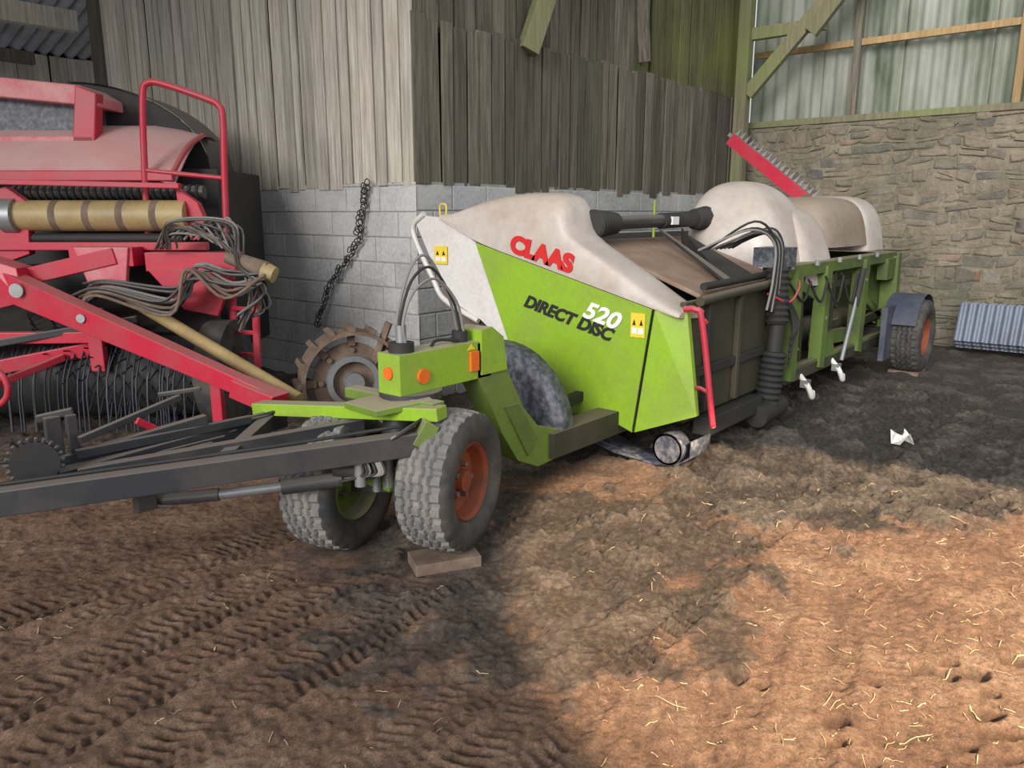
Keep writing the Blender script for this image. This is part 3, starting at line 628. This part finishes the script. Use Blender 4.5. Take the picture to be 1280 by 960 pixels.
# ---- drawbar
mb=MB()
B_=lambda a,b,w,h,m,**k: mb.beam(W(*a),W(*b),w,h,m,**k)
B_((-.40,3.26,.615),(-2.7,2.42,.515),.08,.10,BLACK)
B_((-1.15,3.74,.60),(-2.0,2.70,.54),.07,.09,BLACK)
B_((-.70,3.5,.62),(-1.75,2.95,.56),.05,.08,BLACK)
B_((-1.28,3.76,.645),(-.31,3.30,.735),.09,.06,GREEN)
B_((-.80,3.72,.74),(-.33,3.36,.745),.08,.05,GREEN2)
mb.prism([W(-.777,3.45,.72),W(-.60,3.28,.72),W(-.36,3.40,.745),W(-.476,3.71,.745)],(0,0,.03),GREEN2)
B_((-1.2,3.72,.60),(-1.22,3.05,.57),.06,.07,BLACK)
B_((-.36,3.28,.70),(-.42,3.26,.60),.10,.07,GREEN2)
mb.cyl(W(-1.5,3.06,.42),W(-1.25,3.10,.43),.028,BLACK); mb.cyl(W(-1.25,3.10,.43),W(-.85,3.2,.45),.022,STEEL); mb.cyl(W(-1.0,3.16,.44),W(-.75,3.22,.455),.034,BLACK)
B_((-1.52,3.0,.40),(-1.52,3.0,.54),.05,.08,BLACK); mb.cyl(W(-1.56,3.02,.40),W(-1.44,3.07,.40),.014,STEEL)
mb.cyl(W(-2.0,2.68,.46),W(-2.0,2.68,.52),.02,STEEL); mb.cyl(W(-1.98,2.72,.45),W(-2.05,2.66,.45),.025,STEEL)
B_((-1.86,3.0,.54),(-1.86,3.0,.80),.03,.06,BLACK); B_((-1.80,3.03,.56),(-1.80,3.03,.80),.02,.04,BLACK)
B_((-1.90,2.95,.60),(-1.40,3.40,.68),.04,.05,BLACK); B_((-1.78,3.0,.64),(-1.25,3.55,.64),.03,.04,BLACK)
B_((-1.76,3.0,.70),(-1.51,3.4,.785),.025,.03,BLACK); B_((-1.62,3.2,.73),(-1.52,3.35,.60),.02,.03,RED)
B_((-1.54,3.4,.74),(-1.54,3.4,.81),.02,.02,BLACK); B_((-1.60,3.38,.80),(-1.42,3.42,.82),.02,.02,BLACK)
B_((-1.92,3.0,.79),(-1.80,3.05,.81),.03,.03,BLACK)
for i in range(4): B_((-1.95+i*.05,2.9,.55),(-1.3-.02*i,3.5-.1*i,.60),.012,.012,BLACK)
q=W(-1.86,2.86,.655); axg=W(.5,-.85,0)
mb.cyl(q,q+axg*.03,.085,DARK,n=30)
for i in range(22):
    t=2*math.pi*i/22; u=axg.cross(V((0,0,1))).normalized(); d=u*math.cos(t)+V((0,0,1))*math.sin(t); mb.beam(q+d*.08+axg*.015,q+d*.102+axg*.015,.014,.02,BLACK,up=axg)
mb.done('drawbar',hd,.004)
mb=MB()
for i in range(10):
    k=random.uniform(-.05,.05)
    mb.tube([W(-.36,3.4,.72),W(-.5+k,3.20,.66+k*.6),W(-.62+k,3.18,.60),W(-.6+k,3.16,.50),W(-.72+k,3.2,.47+k*.5),W(-.62,3.3,.44)],.007,HOSE if i%3==0 else DARK,n=6)
mb.cyl(W(-.78,3.22,.50),W(-.60,3.2,.50),.035,DARK); mb.cyl(W(-.66,3.18,.58),W(-.66,3.18,.44),.025,STEEL)
mb.tube([W(-.5,3.28,.68),W(-.9,3.12,.655),W(-1.3,2.97,.635),W(-1.9,2.74,.61),W(-2.6,2.47,.585)],.008,DARK,n=6)
mb.tube([W(-1.1,3.7,.66),W(-1.35,3.55,.62),W(-1.55,3.4,.64),W(-1.8,3.1,.61),W(-2.3,2.9,.62)],.009,DARK,n=6)
mb.done('drawbar_hoses',hd)

# ================================================================ RED HARVESTER (yard frame)
rd=empty('red_forage_harvester',HEAD)
mb=MB()
mb.box((-4.6,6.35,.45),(-2.35,7.4,1.95),DARK)
mb.box((-4.4,6.1,.6),(-2.5,6.4,1.2),DARK)
G=[]
for t in np.linspace(0,1,14):
    G.append([V((r_,6.0+.95*t, 1.90+ .42*math.sin(t*math.pi*.62)-(.0 if r_<-2.9 else (r_+2.9)*.25))) for r_ in np.linspace(-4.5,-2.55,10)])
mb.grid(G,REDL)
mb.box((-4.5,5.99,1.84),(-2.56,6.04,1.92),RED)
mb.tube([(-2.56,6.0,1.9),(-2.56,6.3,2.1),(-2.58,6.7,2.24)],.02,RED)
mb.prism([(-4.6,6.35,2.70),(-3.38,6.35,2.58),(-3.25,6.35,2.5),(-3.25,6.35,2.42),(-4.6,6.35,2.55)],(0,.8,0),REDL)
mb.prism([(-3.40,6.33,2.58),(-3.24,6.33,2.52),(-3.30,6.33,2.10),(-3.48,6.33,2.10)],(0,.12,0),RED)
mb.box((-4.6,6.33,2.08),(-3.3,6.45,2.2),REDL); mb.box((-4.6,6.5,2.1),(-3.4,7.1,2.55),BLUEG)
G=[]
for t in np.linspace(0,math.pi*.5,14): G.append([V((-3.7+1.15*math.sin(t),f_,1.95+.72*math.cos(t))) for f_ in(6.75,7.3)])
mb.grid(G,BLACK,True); mb.prism([(-3.7,6.76,1.9)]+[(-3.7+1.14*math.sin(t),6.76,1.95+.71*math.cos(t)) for t in np.linspace(0,math.pi*.5,10)],(0,.02,0),DARK)
mb.done('body',rd,.01)
mb=MB()
def roller(r0,r1,f,zc,R,m,n=28): mb.cyl((r0,f,zc),(r1,f,zc),R,m,n=n)
roller(-3.72,-2.45,5.95,1.585,.115,WOODY)
for k in (-3.45,-3.2,-2.95,-2.7): mb.cyl((k,5.95,1.585),(k+.05,5.95,1.585),.117,RUST,n=28)
roller(-3.8,-2.35,6.05,1.76,.05,BLACK)
for i in range(26): mb.cyl((-3.78+i*.055,6.05,1.76),(-3.76+i*.055,6.05,1.76),.062,DARK,n=14)
mb.cyl((-3.82,5.93,1.585),(-3.72,5.93,1.585),.13,STEEL,n=28); mb.cyl((-3.84,5.93,1.585),(-3.81,5.93,1.585),.05,DARK)
roller(-3.75,-2.5,5.95,1.42,.035,DARK)
mb.done('feed_rollers',rd)
mb=MB()
mb.prism([(-3.98,5.9,1.72),(-3.78,5.9,1.80),(-3.62,5.9,1.68),(-3.66,5.9,1.30),(-3.9,5.9,1.22)],(0,.08,0),RED)
mb.prism([(-2.52,5.92,1.80),(-2.36,5.92,1.68),(-2.28,5.92,1.45),(-2.42,5.92,1.40),(-2.5,5.92,1.5)],(0,.08,0),RED)
mb.beam((-3.85,5.85,1.83),(-2.45,5.85,1.80),.05,.04,RED); mb.beam((-3.9,5.9,1.36),(-2.3,5.9,1.36),.06,.06,RED)
mb.box((-3.25,5.7,1.22),(-2.78,5.95,1.36),RED); mb.prism([(-3.2,5.68,1.36),(-2.8,5.68,1.36),(-2.85,5.68,1.05),(-3.1,5.68,1.02)],(0,.05,0),REDL)
mb.box((-2.72,5.75,1.18),(-2.05,5.95,1.32),RED); mb.prism([(-2.7,5.72,1.2),(-2.05,5.72,1.2),(-2.2,5.72,.85),(-2.45,5.72,.9)],(0,.05,0),RED)
mb.beam((-2.9,5.7,1.3),(-4.0,5.7,1.05),.07,.12,RED)
mb.beam((-3.75,5.65,1.12),(-1.52,4.7,.47),.13,.21,RED,w2=.10,h2=.10)
mb.prism([(-3.8,5.55,1.30),(-3.55,5.55,1.22),(-3.5,5.5,.98),(-3.75,5.55,.92)],(0,.2,0),RED)
mb.cyl((-3.5,5.45,1.07),(-3.5,5.43,1.07),.05,STEEL)
mb.cyl((-2.95,5.24,.9),(-2.95,5.22,.9),.03,STEEL)
mb.beam((-1.95,4.95,.62),(-1.95,4.95,.15),.07,.07,RED,up=(1,0,0))
mb.beam((-1.75,4.8,.52),(-1.45,4.66,.44),.16,.12,RED)
mb.beam((-4.3,5.2,.42),(-2.95,5.5,.66),.06,.10,RED); mb.beam((-4.3,5.2,.60),(-2.7,5.5,.86),.05,.05,BLACK)
mb.beam((-2.95,5.4,.95),(-2.95,5.4,.5),.07,.10,RED,up=(1,0,0)); mb.beam((-4.3,5.35,.74),(-2.8,5.45,.74),.08,.08,RED)
mb.tube([(-3.46+.13*math.cos(a),4.95,.48+.13*math.sin(a)) for a in np.linspace(0,2*math.pi,17)],.022,RED,sub=2)
mb.cyl((-3.46,4.94,.48),(-3.46,5.0,.48),.05,RED); mb.beam((-3.46,5.0,.48),(-3.2,5.4,.6),.04,.05,RED)
for (r_,f_,z0,z1) in((-2.12,5.85,1.3,.45),(-1.92,5.75,1.0,.45),(-2.35,5.9,1.2,.6)):
    mb.beam((r_,f_,z0),(r_-.02,f_,z1),.035,.05,RED,up=(1,0,0))
for zc in(.55,.72,.9): mb.beam((-2.13,5.82,zc),(-1.92,5.75,zc),.03,.03,RED)
mb.done('red_frame',rd,.006)
mb=MB()
mb.tube([(-2.8,6.0,1.30),(-2.77,6.0,1.9),(-2.73,6.0,2.44),(-2.68,6.0,2.54),(-2.56,6.0,2.53),(-2.26,6.0,2.43),(-2.17,6.0,2.38),(-2.15,6.0,2.28),(-2.17,6.0,1.9),(-2.19,6.0,1.42)],.026,RED,sub=5)
mb.tube([(-2.77,6.0,1.92),(-2.17,6.0,1.86)],.018,RED,sub=1)
mb.done('guard_rail',rd)
mb=MB(); mb.cyl((-2.85,5.75,.97),(-1.38,4.85,.42),.045,WOODY); mb.done('wooden_pole',rd)
mb=MB()
for i in range(24):
    a=random.uniform(0,.14); b=random.uniform(-.08,.1); f0=5.45+random.uniform(0,.25)
    m_=random.choice([HOSE,HOSE,BLACK,RUST])
    if i<12: mb.tube([(-3.2+a,f0,1.0+b),(-2.9,f0-.08,1.08+b*.5),(-2.5+a,f0-.1,.98+b),(-2.25,f0-.1,1.12+a),(-2.0,f0-.1,1.10+b),(-1.82+a,f0-.1,1.08+a)],.012,m_,n=6)
    else: mb.tube([(-2.6+a,f0+.1,1.35),(-2.4,f0,1.5+b*.7),(-2.1+a,f0,1.40+a),(-1.95,f0,1.25),(-1.9+a,f0,1.0+b),(-1.98,f0,.75+a)],.008,m_,n=6)
for i in range(8):
    mb.tube([(-2.5+.05*i,5.6,1.42),(-2.35+.05*i,5.55,1.50+.01*i),(-2.15+.03*i,5.55,1.42-.02*i)],.009,HOSE if i%2 else BLACK,n=6)
mb.cyl((-2.05,5.6,1.30),(-1.75,5.55,1.20),.05,RUST,r2=.065); mb.cyl((-1.78,5.55,1.2),(-1.70,5.54,1.17),.072,WOODY,r2=.06)
mb.done('hoses',rd)
TINE=paint('dark_tines',(.03,.035,.05),(.05,.05,.06),.4,.5)
mb=MB(); mb.cyl((-4.4,5.75,.42),(-2.3,5.75,.42),.32,DARK,n=28)
mb.prism([(-4.4,5.6,.75),(-4.4,6.0,.95),(-4.4,6.2,.3)],(2.1,0,0),DARK)
for k in range(44):
    r_=-4.35+k*.047
    for a in range(150,330,30):
        t=math.radians(a+k*9); p0=V((r_,5.75+.29*math.cos(t),.42+.29*math.sin(t))); p1=V((r_,5.75+.45*math.cos(t+.25),max(.03,.42+.45*math.sin(t+.25)))); mb.cyl(p0,p1,.006,TINE,n=5,cap=False)
    l_=random.uniform(-.03,.03)
    mb.tube([(r_,5.5,.70),(r_+l_,5.32,.45),(r_+l_,5.28,.08)],.007,TINE,n=5,sub=3)
mb.cyl((-2.28,5.75,.42),(-2.1,5.75,.42),.40,RUBBERD,n=36); mb.cyl((-2.12,5.75,.42),(-2.08,5.75,.42),.2,DARK)
mb.done('pickup_reel',rd)

# ---------------------------------------------------------------- rusty spoked cage wheel
mb=MB(); c=W(-1.16,5.45,.42); ax=W(.38,-.92,0).normalized(); tx=V((0,0,1)).cross(ax).normalized(); zz=V((0,0,1))
def ring(R0,R1,s0,s1,mat,n=40):
    G=[[c+ax*s+(tx*math.cos(2*math.pi*i/n)+zz*math.sin(2*math.pi*i/n))*R for s,R in((s0,R0),(s1,R0),(s1,R1),(s0,R1),(s0,R0))] for i in range(n)]
    mb.grid(G,mat,False,True)
ring(.37,.345,-.12,.12,RUST); ring(.28,.03,.0,.02,RUST); ring(.19,.15,.0,.08,STEEL); ring(.07,.0,-.1,.11,STEEL)
for i in range(16):
    t=2*math.pi*i/16; d=tx*math.cos(t)+zz*math.sin(t); mb.beam(c+d*.385-ax*.12,c+d*.385+ax*.12,.04,.04,RUST,up=d)
for i in range(8):
    t=2*math.pi*i/8; d=tx*math.cos(t)+zz*math.sin(t); mb.beam(c+d*.26+ax*.03,c+d*.35+ax*.03,.05,.03,RUST,up=ax)
    mb.cyl(c+d*.23,c+d*.23+ax*.05,.02,RUST,n=8)
mb.beam(c+W(.15,.05,.1),c+W(.28,.0,.42),.03,.05,RUST)
mb.done('rusty_cage_wheel')
mb=MB(); pts=[(4.38,5.31,1.86),(4.38,5.36,1.62),(4.38,5.45,1.37),(4.37,5.64,1.15),(4.37,5.86,.97),(4.36,5.95,.8),(4.35,6.07,.55)]
P=[V(p) for p in pts]
for k in range(len(P)-1):
    n_=int((P[k+1]-P[k]).length/.022)
    for i in range(n_):
        a=P[k].lerp(P[k+1],i/n_)+V((0,random.uniform(-.03,.03),random.uniform(-.02,.02))); d=((P[k+1]-P[k]).normalized()+V((0,random.uniform(-.8,.8),0))).normalized(); sd=V((1,0,0)) if i%2 else d.cross(V((1,0,0))).normalized()
        r_=.035 if k<2 else .02
        mb.tube([a+d*.03*math.cos(t)+sd*r_*math.sin(t) for t in np.linspace(0,2*math.pi,9)],.005,DARK,n=5,sub=1)
mb.done('hanging_chain')
TIN=paint('galvanised_sheet',(.17,.20,.26),(.09,.09,.10),.5,.5,.2)
mb=MB()
for j in range(3): corr(mb,(10.25-.08*j,1.75,.06+.05*j),(.02,-1,.0),(.35,0,.94),(-1,0,.3),1.9,.55-.05*j,.09,.010,TIN)
mb.done('corrugated_sheet_stack')
mb=MB(); G=[]; c=W(2.75,5.2,.06)
for i in range(9):
    G.append([c+V((.08*math.cos(i*.8)*(j/4),.08*math.sin(i*.8)*(j/4),.035*math.sin(i*2.1+j)*(.5+j/4))) for j in range(5)])
mb.grid(G,SCRAP,False,True); mb.done('plastic_scrap')

# ---------------------------------------------------------------- lights
w=bpy.data.worlds.new('w'); S.world=w; w.use_nodes=True; bg=w.node_tree.nodes['Background']; bg.inputs[0].default_value=(.90,.94,1,1); bg.inputs[1].default_value=.72
s=bpy.data.lights.new('soft_daylight','SUN'); s.energy=2.8; s.angle=math.radians(28); s.color=(1,.97,.93); so=bpy.data.objects.new('soft_daylight',s); S.collection.objects.link(so)
so.rotation_euler=V((.93,.22,-.38)).to_track_quat('-Z','Y').to_euler()
sp=bpy.data.lights.new('sun_shaft','SPOT'); sp.energy=8500; sp.color=(1,.74,.47); sp.spot_size=math.radians(26); sp.spot_blend=.09; sp.shadow_soft_size=.08
spo=bpy.data.objects.new('sun_shaft',sp); S.collection.objects.link(spo); spo.location=W(3.8,-2.5,5.4); tgt=W(2.0,2.28,0)
spo.rotation_euler=(tgt-spo.location).to_track_quat('-Z','Y').to_euler()
